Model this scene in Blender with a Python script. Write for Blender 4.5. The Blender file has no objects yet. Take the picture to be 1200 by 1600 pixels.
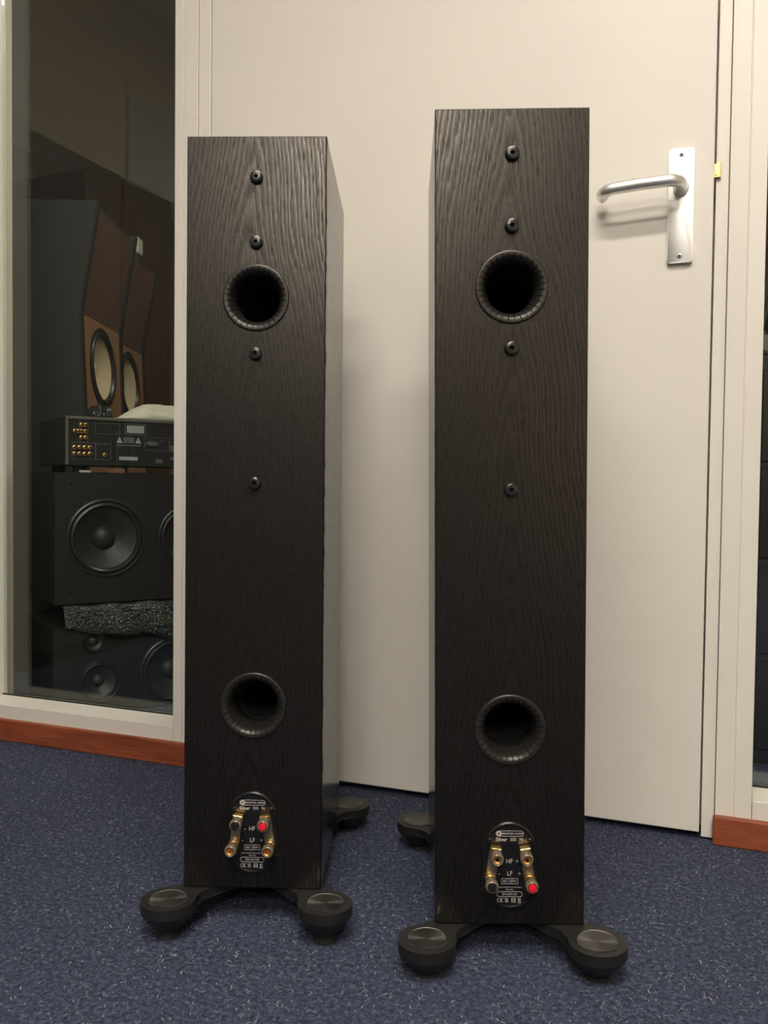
import bpy, bmesh, math, random
from mathutils import Vector, Matrix
R = math.radians
random.seed(7)
sc = bpy.context.scene
C = sc.collection

# ------------------------------------------------------------------ camera
cam_d = bpy.data.cameras.new('camera'); cam = bpy.data.objects.new('camera', cam_d); C.objects.link(cam)
cam_d.sensor_width = 36.0; cam_d.lens = 1373.23 * 36 / 1600; cam_d.clip_start = 0.02
cam.matrix_world = (Matrix.Translation((0, -1.5325, 0.5908)) @ Matrix.Rotation(R(20.8687), 4, 'Z')
                    @ Matrix.Rotation(R(-1.8696), 4, 'X') @ Matrix.Rotation(R(-0.6460), 4, 'Y')
                    @ Matrix.Rotation(R(90), 4, 'X'))
sc.camera = cam
# ------------------------------------------------------------------ world, exposure
w = bpy.data.worlds.new('world'); sc.world = w; w.use_nodes = True
w.node_tree.nodes['Background'].inputs[0].default_value = (0.9, 0.95, 1, 1)
w.node_tree.nodes['Background'].inputs[1].default_value = 0.0
sc.view_settings.view_transform = 'Standard'; sc.view_settings.look = 'None'
sc.view_settings.exposure = 0.0; sc.view_settings.gamma = 1.0; sc.view_settings.use_curve_mapping = False
FRONT_LAMP = 78.0      # emission of the ceiling panels in the room with the camera
BACK_LAMP = 28.0        # emission of the panel in the room behind the glass
WARM = (1.0, 0.925, 0.81)

# ------------------------------------------------------------------ helpers
def link(o, parent=None):
    C.objects.link(o)
    if parent: o.parent = parent
    return o
def obj(name, bm, mat, parent=None, smooth=False):
    me = bpy.data.meshes.new(name)
    bmesh.ops.recalc_face_normals(bm, faces=bm.faces[:])
    bm.to_mesh(me); bm.free()
    return mobj(name, me, mat, parent, smooth)
def mobj(name, me, mat, parent=None, smooth=False):
    for m in (mat if isinstance(mat, (list, tuple)) else [mat]): me.materials.append(m)
    if smooth:
        for p in me.polygons: p.use_smooth = True
        try: me.set_sharp_from_angle(angle=R(smooth if smooth is not True else 35))
        except Exception: pass
    return link(bpy.data.objects.new(name, me), parent)
def share(src, name, parent, loc=(0, 0, 0), rot=(0, 0, 0)):
    o = bpy.data.objects.new(name, src.data); link(o, parent); o.location = loc; o.rotation_euler = rot
    return o
def tag(o, label=None, cat=None, group=None, kind=None):
    if label: o['label'] = label
    if cat: o['category'] = cat
    if group: o['group'] = group
    if kind: o['kind'] = kind
    return o
def empty(name, loc=(0, 0, 0), rz=0.0, parent=None):
    o = bpy.data.objects.new(name, None); link(o, parent); o.location = loc; o.rotation_euler = (0, 0, rz)
    o.empty_display_size = 0.05
    return o
def bx(bm, x0, x1, y0, y1, z0, z1, bev=0.0, seg=1, mi=0):
    M = Matrix.Translation(((x0+x1)/2, (y0+y1)/2, (z0+z1)/2)) @ Matrix.Diagonal((x1-x0, y1-y0, z1-z0, 1))
    r = bmesh.ops.create_cube(bm, size=1, matrix=M)
    fs = {f for v in r['verts'] for f in v.link_faces}
    for f in fs: f.material_index = mi
    if bev:
        es = list({e for v in r['verts'] for e in v.link_edges})
        bmesh.ops.bevel(bm, geom=es, offset=bev, segments=seg, affect='EDGES', profile=0.5)
    return bm
def box(name, x0, x1, y0, y1, z0, z1, mat, parent=None, bev=0.0, seg=1):
    return obj(name, bx(bmesh.new(), x0, x1, y0, y1, z0, z1, bev, seg), mat, parent)
def lathe(bm, prof, n=48, M=None, mi=0, mis=None):
    """prof: (radius, height) pairs; revolves about local Z, then M."""
    rings = []
    for r, z in prof:
        if r < 1e-6: rings.append([bm.verts.new((0, 0, z))])
        else: rings.append([bm.verts.new((r*math.cos(2*math.pi*i/n), r*math.sin(2*math.pi*i/n), z)) for i in range(n)])
    for k in range(len(rings)-1):
        a, b = rings[k], rings[k+1]
        for i in range(n):
            j = (i+1) % n
            if len(a) == 1 and len(b) == 1: continue
            if len(a) == 1: f = bm.faces.new((a[0], b[i], b[j]))
            elif len(b) == 1: f = bm.faces.new((a[i], a[j], b[0]))
            else: f = bm.faces.new((a[i], a[j], b[j], b[i]))
            f.material_index = mis[k] if mis else mi
    if M is not None: bmesh.ops.transform(bm, matrix=M, verts=[v for rg in rings for v in rg])
    return bm
TO_BACK = Matrix.Rotation(R(90), 4, 'X')      # local Z -> -Y (out of a panel that faces -Y)
def tube(bm, pts, rad, n=20, cap=True):
    pts = [Vector(p) for p in pts]; rings = []; up = Vector((0, 0, 1)); prev = None
    for i, p in enumerate(pts):
        t = (pts[min(i+1, len(pts)-1)] - pts[max(i-1, 0)]).normalized()
        if prev is None:
            a = t.cross(up)
            if a.length < 1e-3: a = t.cross(Vector((0, 1, 0)))
            a.normalize()
        else: a = (prev - t*prev.dot(t)).normalized()
        prev = a; b = t.cross(a); rr = rad[i] if isinstance(rad, (list, tuple)) else rad
        rings.append([bm.verts.new(p + rr*(a*math.cos(2*math.pi*k/n) + b*math.sin(2*math.pi*k/n))) for k in range(n)])
    for a, b in zip(rings, rings[1:]):
        for k in range(n): bm.faces.new((a[k], a[(k+1) % n], b[(k+1) % n], b[k]))
    if cap: bm.faces.new(rings[0]); bm.faces.new(rings[-1])
    return bm
def prism(bm, loop, axis_from, axis_to, plane='XY', bev=0.0, seg=1, mi=0):
    def P(a, b, c): return {'XY': (a, b, c), 'XZ': (a, c, b), 'YZ': (c, a, b)}[plane]
    v0 = [bm.verts.new(P(a, b, axis_from)) for a, b in loop]; v1 = [bm.verts.new(P(a, b, axis_to)) for a, b in loop]
    f0 = bm.faces.new(v0); f1 = bm.faces.new(v1[::-1]); fs = [f0, f1]; n = len(loop)
    for i in range(n): fs.append(bm.faces.new((v0[i], v0[(i+1) % n], v1[(i+1) % n], v1[i])))
    for f in fs: f.material_index = mi
    if bev:
        es = list(f0.edges) + list(f1.edges)
        bmesh.ops.bevel(bm, geom=es, offset=bev, segments=seg, affect='EDGES', profile=0.5)
    return bm
def text_bm(bm, s, x, z, size, y, depth=0.0002, align='CENTER', sx=1.0, bold=0.0):
    """Adds raised lettering that faces -Y to bm."""
    cu = bpy.data.curves.new('t', 'FONT'); cu.body = s; cu.size = size; cu.align_x = align; cu.align_y = 'CENTER'
    cu.extrude = depth/2; cu.resolution_u = 2; cu.offset = bold
    o = bpy.data.objects.new('t', cu); C.objects.link(o)
    me = bpy.data.meshes.new_from_object(o.evaluated_get(bpy.context.evaluated_depsgraph_get()))
    bpy.data.objects.remove(o); 
    me.transform(Matrix.Translation((x, y, z)) @ Matrix.Rotation(R(90), 4, 'X') @ Matrix.Diagonal((sx, 1, 1, 1)))
    bm.from_mesh(me); bpy.data.meshes.remove(me); bpy.data.curves.remove(cu)
def frame_loop(bm, outer, inner, y0, y1):
    """flat ring between two equal-count loops in XZ, with a little depth"""
    n = len(outer); vo = [bm.verts.new((a, y0, b)) for a, b in outer]; vi = [bm.verts.new((a, y0, b)) for a, b in inner]
    wo = [bm.verts.new((a, y1, b)) for a, b in outer]; wi = [bm.verts.new((a, y1, b)) for a, b in inner]
    for i in range(n):
        j = (i+1) % n
        bm.faces.new((vo[i], vo[j], vi[j], vi[i])); bm.faces.new((vo[i], wo[i], wo[j], vo[j])); bm.faces.new((vi[i], vi[j], wi[j], wi[i]))
def rect_outline(bm, x0, x1, z0, z1, t, y0, y1):
    frame_loop(bm, [(x0, z0), (x1, z0), (x1, z1), (x0, z1)], [(x0+t, z0+t), (x1-t, z0+t), (x1-t, z1-t), (x0+t, z1-t)], y0, y1)
def pill(x0, x1, zc, r, n=10):
    p = [(x1-r+r*math.cos(a), zc+r*math.sin(a)) for a in [R(-90+180*i/n) for i in range(n+1)]]
    return p + [(x0+r+r*math.cos(a), zc+r*math.sin(a)) for a in [R(90+180*i/n) for i in range(n+1)]]

# ------------------------------------------------------------------ materials
class N:
    """tiny wrapper for writing node maths"""
    def __init__(s, name):
        s.m = bpy.data.materials.new(name); s.m.use_nodes = True; s.t = s.m.node_tree; s.b = s.t.nodes['Principled BSDF']
    def n(s, typ, **kw):
        nd = s.t.nodes.new(typ)
        for k, v in kw.items(): setattr(nd, k, v)
        return nd
    def put(s, sock, v):
        if isinstance(v, bpy.types.NodeSocket): s.t.links.new(v, sock)
        else: sock.default_value = v
    def math(s, op, a, b=0.0, c=None, clamp=False):
        nd = s.n('ShaderNodeMath', operation=op, use_clamp=clamp); s.put(nd.inputs[0], a); s.put(nd.inputs[1], b)
        if c is not None: s.put(nd.inputs[2], c)
        return nd.outputs[0]
    def coord(s, kind='Object'): return s.n('ShaderNodeTexCoord').outputs[kind]
    def scale(s, v, x, y, z, loc=(0, 0, 0)):
        nd = s.n('ShaderNodeMapping'); s.put(nd.inputs[0], v); nd.inputs[3].default_value = (x, y, z); nd.inputs[1].default_value = loc; return nd.outputs[0]
    def noise(s, v, sc=1.0, det=2.0, rough=0.5, dist=0.0):
        nd = s.n('ShaderNodeTexNoise'); s.put(nd.inputs['Vector'], v); nd.inputs['Scale'].default_value = sc
        nd.inputs['Detail'].default_value = det; nd.inputs['Roughness'].default_value = rough; nd.inputs['Distortion'].default_value = dist
        return nd.outputs[0]
    def ramp(s, f, *stops):
        nd = s.n('ShaderNodeValToRGB'); s.put(nd.inputs[0], f); e = nd.color_ramp.elements
        while len(e) < len(stops): e.new(0.5)
        for el, (p, c) in zip(e, stops): el.position = p; el.color = (*c, 1) if len(c) == 3 else c
        return nd.outputs[0]
    def mixc(s, f, a, b):
        nd = s.n('ShaderNodeMix', data_type='RGBA'); s.put(nd.inputs[0], f)
        for i, v in ((6, a), (7, b)): s.put(nd.inputs[i], v if isinstance(v, bpy.types.NodeSocket) else (*v, 1))
        return nd.outputs[2]
    def mapr(s, f, a, b, c, d):
        nd = s.n('ShaderNodeMapRange'); s.put(nd.inputs[0], f)
        for i, v in enumerate((a, b, c, d)): nd.inputs[i+1].default_value = v
        return nd.outputs[0]
    def bump(s, hgt, strength=0.2, dist=0.001):
        nd = s.n('ShaderNodeBump'); s.put(nd.inputs['Height'], hgt); nd.inputs['Strength'].default_value = strength; nd.inputs['Distance'].default_value = dist
        s.t.links.new(nd.outputs[0], s.b.inputs['Normal'])
    def set(s, **kw):
        for k, v in kw.items():
            k = {'color': 'Base Color', 'rough': 'Roughness', 'metal': 'Metallic', 'spec': 'Specular IOR Level', 'coat': 'Coat Weight', 'coatr': 'Coat Roughness',
                 'trans': 'Transmission Weight', 'ior': 'IOR', 'alpha': 'Alpha', 'aniso': 'Anisotropic'}.get(k, k)
            if k == 'Base Color' and not isinstance(v, bpy.types.NodeSocket): v = (*v, 1)
            s.put(s.b.inputs[k], v)
        return s
def plain(name, col, rough=0.5, metal=0.0, spec=0.5, var=0.06, nsc=40.0, bump=0.0, coat=0.0, tint=None):
    a = N(name); f = a.noise(a.coord(), nsc, 3.0)
    k = [tuple(max(0, c*(1+d)) for c in col) for d in (-var, var)]
    a.set(color=a.mixc(f, *k), rough=a.mapr(f, 0, 1, max(0, rough-0.04), rough+0.04), metal=metal, spec=spec, coat=coat)
    if bump: a.bump(f, bump, 0.0005)
    if tint: a.b.inputs['Specular Tint'].default_value = (*tint, 1)
    return a.m
def emit(name, col, st):
    a = N(name); a.set(color=(0.8, 0.8, 0.8)); a.b.inputs['Emission Color'].default_value = (*col, 1); a.b.inputs['Emission Strength'].default_value = st
    return a.m

def oak(name, across, dark=1.0, off=0.0, rough=0.26, bump=0.05):
    """black-stained flat-sawn oak veneer: cathedral rings about the middle, open pores. across = object axis that runs across the grain"""
    a = N(name); xyz = a.n('ShaderNodeSeparateXYZ'); a.put(xyz.inputs[0], a.coord())
    x = xyz.outputs[across]; z = xyz.outputs[2]
    x = a.math('ADD', x, off)
    cb = a.n('ShaderNodeCombineXYZ'); a.put(cb.inputs[0], x); a.put(cb.inputs[1], a.math('MULTIPLY', off, 7.0)); a.put(cb.inputs[2], z); v = cb.outputs[0]
    lo = a.math('SUBTRACT', a.noise(a.scale(v, 13, 3, 2.2), 1, 1.0), 0.5)
    mid = a.math('SUBTRACT', a.noise(a.scale(v, 110, 1, 7), 1, 2.5), 0.5)
    fine = a.math('SUBTRACT', a.noise(a.scale(v, 700, 1, 30), 1, 1.0), 0.5)
    xs = a.math('ADD', x, a.math('MULTIPLY', a.math('SUBTRACT', a.noise(a.scale(v, 1, 1, 4.0), 1, 1), 0.5), 0.03))
    ax = a.math('ABSOLUTE', xs)
    hyp = a.math('DIVIDE', a.math('MULTIPLY', xs, xs), a.math('ADD', ax, 0.032))     # flat in the middle, straight at the sides
    ring = a.math('ADD', a.math('MULTIPLY', z, 19.0), a.math('MULTIPLY', hyp, 215.0))
    ring = a.math('ADD', ring, a.math('MULTIPLY', lo, 5.0)); ring = a.math('ADD', ring, a.math('MULTIPLY', mid, 1.7)); ring = a.math('ADD', ring, a.math('MULTIPLY', fine, 0.5))
    fr = a.math('FRACT', ring)
    band = a.math('MULTIPLY', a.mapr(fr, 0.0, 0.12, 0, 1), a.mapr(fr, 0.45, 0.95, 1, 0))     # porous early wood
    pores = a.noise(a.scale(v, 1100, 1, 62), 1, 1.0)
    pm = a.mapr(pores, 0.47, 0.60, 0, 1)
    pore = a.math('MULTIPLY', pm, a.math('ADD', a.math('MULTIPLY', band, 0.95), 0.07), clamp=True)
    tone = a.noise(a.scale(v, 10, 1, 1.5), 1, 2)
    c0 = a.mixc(tone, (0.0040*dark, 0.0034*dark, 0.0030*dark), (0.0052*dark, 0.0044*dark, 0.0039*dark))
    c1 = a.mixc(band, c0, (0.0033*dark, 0.0029*dark, 0.0026*dark))
    a.set(color=a.mixc(pore, c1, (0.0024, 0.0021, 0.002)), rough=a.math('ADD', a.math('ADD', a.math('MULTIPLY', band, 0.07), rough), a.math('MULTIPLY', pore, 0.16)), spec=a.math('SUBTRACT', a.math('SUBTRACT', 0.80, a.math('MULTIPLY', band, 0.24)), a.math('MULTIPLY', pore, 0.29)))
    a.b.inputs['Specular Tint'].default_value = (1.0, 0.92, 0.83, 1)
    a.bump(a.math('SUBTRACT', a.math('MULTIPLY', band, -0.35), pore), bump, 0.0006)
    return a.m
OAK_BACK = oak('black_oak_back', 0)
OAK_BACK2 = oak('black_oak_back_second', 0, off=0.006)
OAK_SIDE = oak('black_oak_side', 1, 1.0, off=-0.30, rough=0.12, bump=0.02)

def carpet():
    a = N('blue_needle_felt'); co = a.coord()
    big = a.noise(co, 9, 3); mid = a.noise(co, 150, 4, 0.65); fl = a.noise(a.scale(co, 1, 0.45, 1), 620, 2, 0.6); fl2 = a.noise(a.scale(co, 0.45, 1, 1), 700, 2, 0.6)
    s = a.math('ADD', a.math('MULTIPLY', mid, 0.55), a.math('ADD', a.math('MULTIPLY', fl, 0.25), a.math('MULTIPLY', fl2, 0.2)))
    col = a.ramp(s, (0.36, (0.012, 0.0145, 0.027)), (0.47, (0.033, 0.040, 0.070)), (0.56, (0.070, 0.081, 0.126)), (0.66, (0.19, 0.20, 0.26)))
    a.set(color=a.mixc(a.mapr(big, 0.35, 0.7, 0, 0.25), col, (0.045, 0.05, 0.09)), rough=0.95, spec=0.12)
    a.bump(s, 0.9, 0.003)
    return a.m
CARPET = carpet()
def fibre():
    a = N('carpet_fibre'); at = a.n('ShaderNodeAttribute', attribute_name='tone')
    a.set(color=a.ramp(at.outputs['Fac'], (0.0, (0.022, 0.027, 0.052)), (0.55, (0.060, 0.070, 0.115)), (0.85, (0.15, 0.165, 0.22)), (1.0, (0.40, 0.41, 0.45))), rough=0.8, spec=0.2)
    return a.m
FIBRE = fibre()
def paint(name, col, rough=0.42, bump=0.05, nsc=260):
    a = N(name); co = a.coord(); big = a.noise(co, 3.5, 3); f = a.noise(co, nsc, 2)
    a.set(color=a.mixc(a.mapr(big, 0.3, 0.7, 0, 1), tuple(c*0.975 for c in col), tuple(min(1, c*1.02) for c in col)), rough=rough, spec=0.4)
    a.bump(f, bump, 0.0006)
    return a.m
DOOR_PAINT = paint('door_laminate', (0.70, 0.665, 0.605), 0.45, 0.06)
FRAME_PAINT = paint('frame_paint', (0.72, 0.685, 0.62), 0.38, 0.02)
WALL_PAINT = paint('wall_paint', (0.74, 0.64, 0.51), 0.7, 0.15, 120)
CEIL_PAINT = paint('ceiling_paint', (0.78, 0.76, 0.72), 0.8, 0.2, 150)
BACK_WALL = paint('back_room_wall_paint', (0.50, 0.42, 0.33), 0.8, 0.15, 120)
def merbau():
    a = N('red_hardwood'); co = a.coord()
    g = a.noise(a.scale(co, 9, 60, 130), 1, 4, 0.6); st = a.noise(a.scale(co, 30, 200, 700), 1, 2); big = a.noise(a.scale(co, 4, 10, 18), 1, 2)
    f = a.math('ADD', a.math('MULTIPLY', g, 0.65), a.math('MULTIPLY', big, 0.35))
    col = a.ramp(f, (0.30, (0.155, 0.034, 0.016)), (0.50, (0.265, 0.066, 0.029)), (0.68, (0.36, 0.105, 0.048)))
    a.set(color=a.mixc(a.mapr(st, 0.58, 0.68, 0, 0.45), col, (0.10, 0.02, 0.01)), rough=0.5, spec=0.4); a.bump(g, 0.15, 0.0005)
    return a.m
MERBAU = merbau()
def glass():
    a = N('window_glass'); t = a.t; lw = a.n('ShaderNodeLayerWeight'); lw.inputs[0].default_value = 0.5
    F = a.math('ADD', a.math('MULTIPLY', a.math('POWER', lw.outputs['Facing'], 5.0), 0.94), 0.054)
    tr = a.n('ShaderNodeBsdfTransparent'); tr.inputs[0].default_value = (0.93, 0.965, 0.945, 1)
    gl = a.n('ShaderNodeBsdfGlossy'); gl.inputs['Roughness'].default_value = 0.0; gl.inputs['Color'].default_value = (1, 1, 1, 1)
    mx = a.n('ShaderNodeMixShader'); t.links.new(F, mx.inputs[0]); t.links.new(tr.outputs[0], mx.inputs[1]); t.links.new(gl.outputs[0], mx.inputs[2])
    t.links.new(mx.outputs[0], t.nodes['Material Output'].inputs[0])
    return a.m
GLASS = glass()
BLACK_PLASTIC = plain('black_plastic', (0.013, 0.0125, 0.012), 0.36, bump=0.03, nsc=700, tint=(1.0, 0.93, 0.85))
BLACK_GLOSS = plain('gloss_black_plastic', (0.008, 0.008, 0.0085), 0.27)
BLACK_STEEL = plain('blackened_steel', (0.012, 0.012, 0.012), 0.24)
FOOT_METAL = plain('black_cast_foot', (0.016, 0.0155, 0.015), 0.42, metal=0.2, bump=0.05, nsc=900)
def spun():
    a = N('spun_black_disc'); co = a.coord(); ln = a.n('ShaderNodeVectorMath', operation='LENGTH'); a.put(ln.inputs[0], co)
    wv = a.math('SINE', a.math('MULTIPLY', ln.outputs['Value'], 9000.0))
    tn = a.n('ShaderNodeTangent', direction_type='RADIAL', axis='Z'); a.set(color=(0.16, 0.155, 0.15), metal=1.0, rough=0.34, aniso=0.85)
    a.t.links.new(tn.outputs[0], a.b.inputs['Tangent']); a.bump(wv, 0.05, 0.0001)
    return a.m
SPUN = spun()
RUBBER = plain('black_rubber', (0.012, 0.012, 0.012), 0.8)
GOLD = plain('gold_plate', (1.0, 0.60, 0.22), 0.33, metal=1.0, var=0.1, nsc=300)
BRASS = plain('brass', (0.86, 0.56, 0.22), 0.28, metal=1.0, var=0.12, nsc=120)
SMOKE = plain('smoked_clear_plastic', (0.15, 0.115, 0.075), 0.18, coat=0.3)
TINNED = plain('tinned_link_plate', (0.24, 0.22, 0.19), 0.35, metal=0.8)
RED_CAP = plain('red_cap', (0.75, 0.012, 0.035), 0.35)
BLACK_CAP = plain('black_cap', (0.012, 0.011, 0.013), 0.25)
PRINT = plain('pale_print', (0.42, 0.41, 0.39), 0.6)
ALU = plain('satin_aluminium', (0.88, 0.87, 0.84), 0.45, metal=1.0, var=0.03, nsc=500)
ALU_DK = plain('screw_steel', (0.35, 0.34, 0.32), 0.35, metal=1.0)
HOLE_SHADE = plain('recess_shade', (0.004, 0.004, 0.004), 0.9)  # near-black colour that puts the shade of holes and gaps into the surface
GREY_SIDE = plain('charcoal_laminate', (0.032, 0.030, 0.028), 0.55, nsc=6, var=0.15)
EDGE_DK = plain('dark_edge_band', (0.012, 0.010, 0.009), 0.5)
def wood(name, c0, c1, axis=2):
    a = N(name); s = [70, 70, 70]; s[axis] = 5; f = a.noise(a.scale(a.coord(), *s), 1, 4, 0.6)
    a.set(color=a.ramp(f, (0.3, c0), (0.7, c1)), rough=0.5); a.bump(f, 0.1, 0.0005); return a.m
WOOD_TAN = wood('tan_veneer', (0.20, 0.093, 0.042), (0.32, 0.165, 0.08))
WOOD_BROWN = wood('brown_veneer', (0.075, 0.036, 0.022), (0.125, 0.062, 0.038))
CONE_PALE = plain('pale_cone_paper', (0.55, 0.43, 0.27), 0.7)
CONE_DARK = plain('dark_cone', (0.026, 0.025, 0.0235), 0.5)
SURROUND = plain('rubber_surround', (0.020, 0.019, 0.018), 0.35)
DARK_CAB = plain('dark_vinyl_cabinet', (0.012, 0.011, 0.010), 0.5, nsc=30, var=0.2)
CASING = plain('grey_steel_casing', (0.16, 0.145, 0.125), 0.45, metal=0.3)
PANEL_BLACK = plain('black_rear_panel', (0.014, 0.0135, 0.013), 0.45)
LABEL_GREY = plain('pale_sticker', (0.40, 0.42, 0.41), 0.6)
LINE_GREY = plain('panel_line_print', (0.13, 0.125, 0.115), 0.6)
COPPER = plain('copper_label', (0.22, 0.10, 0.06), 0.5)
CLOTH = plain('white_cloth', (0.66, 0.60, 0.48), 0.85, nsc=25, var=0.08)
DARK_FILM = plain('dark_plastic_film', (0.03, 0.032, 0.035), 0.25, nsc=25)
CREAM = plain('cream_plastic', (0.52, 0.49, 0.40), 0.5)
def bubble():
    a = N('bubble_wrap'); vo = a.n('ShaderNodeTexVoronoi'); a.put(vo.inputs['Vector'], a.coord()); vo.inputs['Scale'].default_value = 170
    a.set(color=(0.055, 0.054, 0.051), rough=0.22, spec=0.6); a.bump(a.math('SUBTRACT', 1.0, vo.outputs['Distance']), 1.0, 0.004); return a.m
BUBBLE = bubble()

# ------------------------------------------------------------------ room shell
def struct(o): o['kind'] = 'structure'; return o
XL, XR, YB, YF, ZC = -2.38, 2.4, -6.2, 0.0, 2.6         # room with the camera
struct(box('floor', -4.1, XR+0.1, YB-0.1, 4.6, -0.05, 0.0, CARPET))
struct(box('ceiling', -4.1, XR+0.1, YB-0.1, 4.6, ZC, ZC+0.05, CEIL_PAINT))
struct(box('wall_left', XL-0.1, XL, YB, 0.19, 0, ZC, WALL_PAINT))
struct(box('wall_right', XR, XR+0.1, YB, 4.5, 0, ZC, WALL_PAINT))
struct(box('wall_back', XL-0.1, XR+0.1, YB-0.1, YB, 0, ZC, paint('unseen_dark_wall', (0.06, 0.055, 0.05), 0.9, 0.3, 80)))  # unseen wall, made dark to cut reflections on the speaker backs
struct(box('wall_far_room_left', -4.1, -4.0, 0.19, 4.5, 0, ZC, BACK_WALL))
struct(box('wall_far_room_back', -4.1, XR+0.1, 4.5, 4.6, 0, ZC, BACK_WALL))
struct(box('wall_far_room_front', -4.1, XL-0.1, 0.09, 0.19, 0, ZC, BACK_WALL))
Y0, Y1 = 0.012, 0.19
struct(box('wall_partition_left', XL, -1.65, Y0, Y1, 0, ZC, WALL_PAINT))
struct(box('wall_partition_right', 1.02, XR, Y0, Y1, 0, ZC, WALL_PAINT))
struct(box('wall_partition_head', -1.65, 1.02, Y0+0.002, Y1-0.002, 2.36, ZC, WALL_PAINT))
# red hardwood skirting
for nm, a, b in (('baseboard_left', XL, -1.0), ('baseboard_right', 0.0015, XR)):
    struct(obj(nm, bx(bmesh.new(), a, b, 0.0, Y0, 0, 0.049, 0.0030, 2), MERBAU))

def window(name, xa, xb, post_l, post_r):
    """glazed opening from xa to xb; glass set back from the frame face"""
    t = empty(name, ((xa+xb)/2, 0.1, 0)); struct(t); ox = (xa+xb)/2; oy = 0.1
    Y1 = 0.104
    def part(nm, x0, x1, y0, y1, z0, z1, m, bev=0.0012):
        return box(nm, x0-ox, x1-ox, y0-oy, y1-oy, z0, z1, m, t, bev, 2)
    part('bottom_rail', xa, xb, Y0, Y1, 0.0, 0.078, FRAME_PAINT)
    part('top_rail', xa, xb, Y0, Y1, 2.30, 2.36, FRAME_PAINT)
    part('frame_post', xa-post_l, xa-0.0006, Y0, Y1, 0.0, 2.36, FRAME_PAINT)
    part('frame_post', xb+0.0006, xb+post_r, Y0, Y1, 0.0, 2.36, FRAME_PAINT)
    part('glass_pane', xa, xb, 0.092, 0.098, 0.078, 2.30, GLASS, 0)
    # thin glazing seal along the foot of the pane
    part('glazing_seal', xa, xb, 0.0875, 0.0918, 0.078, 0.081, RUBBER, 0)
    return t
window('window_1', -1.585, -1.056, 0.065, 0.0212)
w2 = window('window_2', 0.0612, 0.96, 0.0267, 0.06)

# ------------------------------------------------------------------ door with its frame
d1 = struct(empty('door_1', (-0.495, 0.034, 0)))
def dpart(nm, x0, x1, y0, y1, z0, z1, m, bev=0.001, seg=2): return box(nm, x0+0.495, x1+0.495, y0-0.034, y1-0.034, z0, z1, m, d1, bev, seg)
dpart('door_leaf', -0.970, -0.0195, 0.014, 0.054, 0.0135, 2.295, DOOR_PAINT, 0.0012)
dpart('door_jamb', -1.034, -1.0025, Y0, Y1, 0, 2.36, FRAME_PAINT)
dpart('door_jamb', -1.002, -0.9735, 0.0165, Y1, 0, 2.36, FRAME_PAINT, 0.002)
dpart('door_jamb', -0.0165, 0.0035, 0.021, Y1, 0.004, 2.36, FRAME_PAINT)
dpart('door_jamb', 0.0045, 0.0343, Y0, Y1, 0.0, 2.36, FRAME_PAINT)
dpart('door_head', -0.9735, -0.0165, Y0, Y1, 2.30, 2.36, FRAME_PAINT)
dpart('stop_or_gap_shade', -0.9735, -0.0165, 0.0555, 0.075, 0.0, 0.012, HOLE_SHADE, 0)  # black strip standing in for the shade in the gap under the leaf
dpart('stop_or_gap_shade', -0.9735, -0.945, 0.0555, Y1, 0.012, 2.30, FRAME_PAINT, 0)
dpart('stop_or_gap_shade', -0.045, -0.0165, 0.0555, Y1, 0.012, 2.30, FRAME_PAINT, 0)
for xx in (0.0344, -1.0022):
    bm = bmesh.new(); tube(bm, [(xx+0.495, Y0-0.034+0.0004, 0.05), (xx+0.495, Y0-0.034+0.0004, 2.36)], 0.0016, 12); obj('frame_bead', bm, FRAME_PAINT, d1, 50)
# handle: long plate, lever with a return, latch bolt
hx, hz = -0.0700, 1.0530
plate = obj('handle_plate', prism(bmesh.new(), [(x, z) for x, z in (lambda w, h, r: [(cx*(w-r)+r*math.cos(a), cz*(h-r)+r*math.sin(a)) for cx, cz, a0 in ((1, 1, 0), (-1, 1, 90), (-1, -1, 180), (1, -1, 270)) for a in [R(a0+18*i) for i in range(6)]])(0.0200, 0.0930, 0.004)], 0.0, -0.0085, 'XZ', 0.0012, 2), ALU, d1, 40)
plate.location = (hx+0.495, 0.014-0.034, hz)
for dz in (0.083, -0.082):
    s = obj('screw', lathe(bmesh.new(), [(0.0040, 0), (0.0040, 0.0008), (0.0034, 0.0012), (0.0018, 0.0012), (0.0016, 0.0004), (0, 0.0004)], 20, TO_BACK, mis=[0, 0, 0, 1, 1]), [ALU_DK, HOLE_SHADE], plate, 40)
    s.location = (0, -0.0085, dz)
bm = bmesh.new(); yo = -0.052; zp = 0.030
lathe(bm, [(0.0, 0), (0.0125, 0), (0.0125, 0.010), (0.0105, 0.013), (0.0105, 0.014), (0, 0.014)], 28, Matrix.Translation((0, -0.0085, zp-0.002)) @ TO_BACK)
pts = [(0, -0.012, zp-0.002), (0, -0.024, zp-0.002)]
for i in range(1, 9):
    a = R(90*i/8); pts.append((-0.022*(1-math.cos(a)), -0.030-0.022*math.sin(a), zp-0.0010*(1-math.cos(a))))
pts.append((-0.060, yo, zp-0.002)); pts.append((-0.100, yo, zp-0.0045))
for i in range(0, 8):
    a = R(90*i/7); pts.append((-0.104-0.020*math.sin(a), yo+0.020*(1-math.cos(a)), zp-0.005-0.003*math.sin(a)))
pts.append((-0.124, yo+0.027, zp-0.0085))
tube(bm, pts, 0.0098, 24)
obj('lever', bm, ALU, plate, 50)
bm = bmesh.new(); bx(bm, -0.0005, 0.0105, -0.003, 0.0035, -0.0115, 0.0115, 0.0008, 1); bx(bm, 0.0010, 0.0088, -0.0042, -0.003, -0.0085, 0.001, 0.0006, 1)
lt = obj('latch_bolt', bm, BRASS, d1, False); lt.location = (-0.0195+0.495, 0.0170-0.034, 1.107); lt['label'] = 'brass latch bolt'

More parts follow.
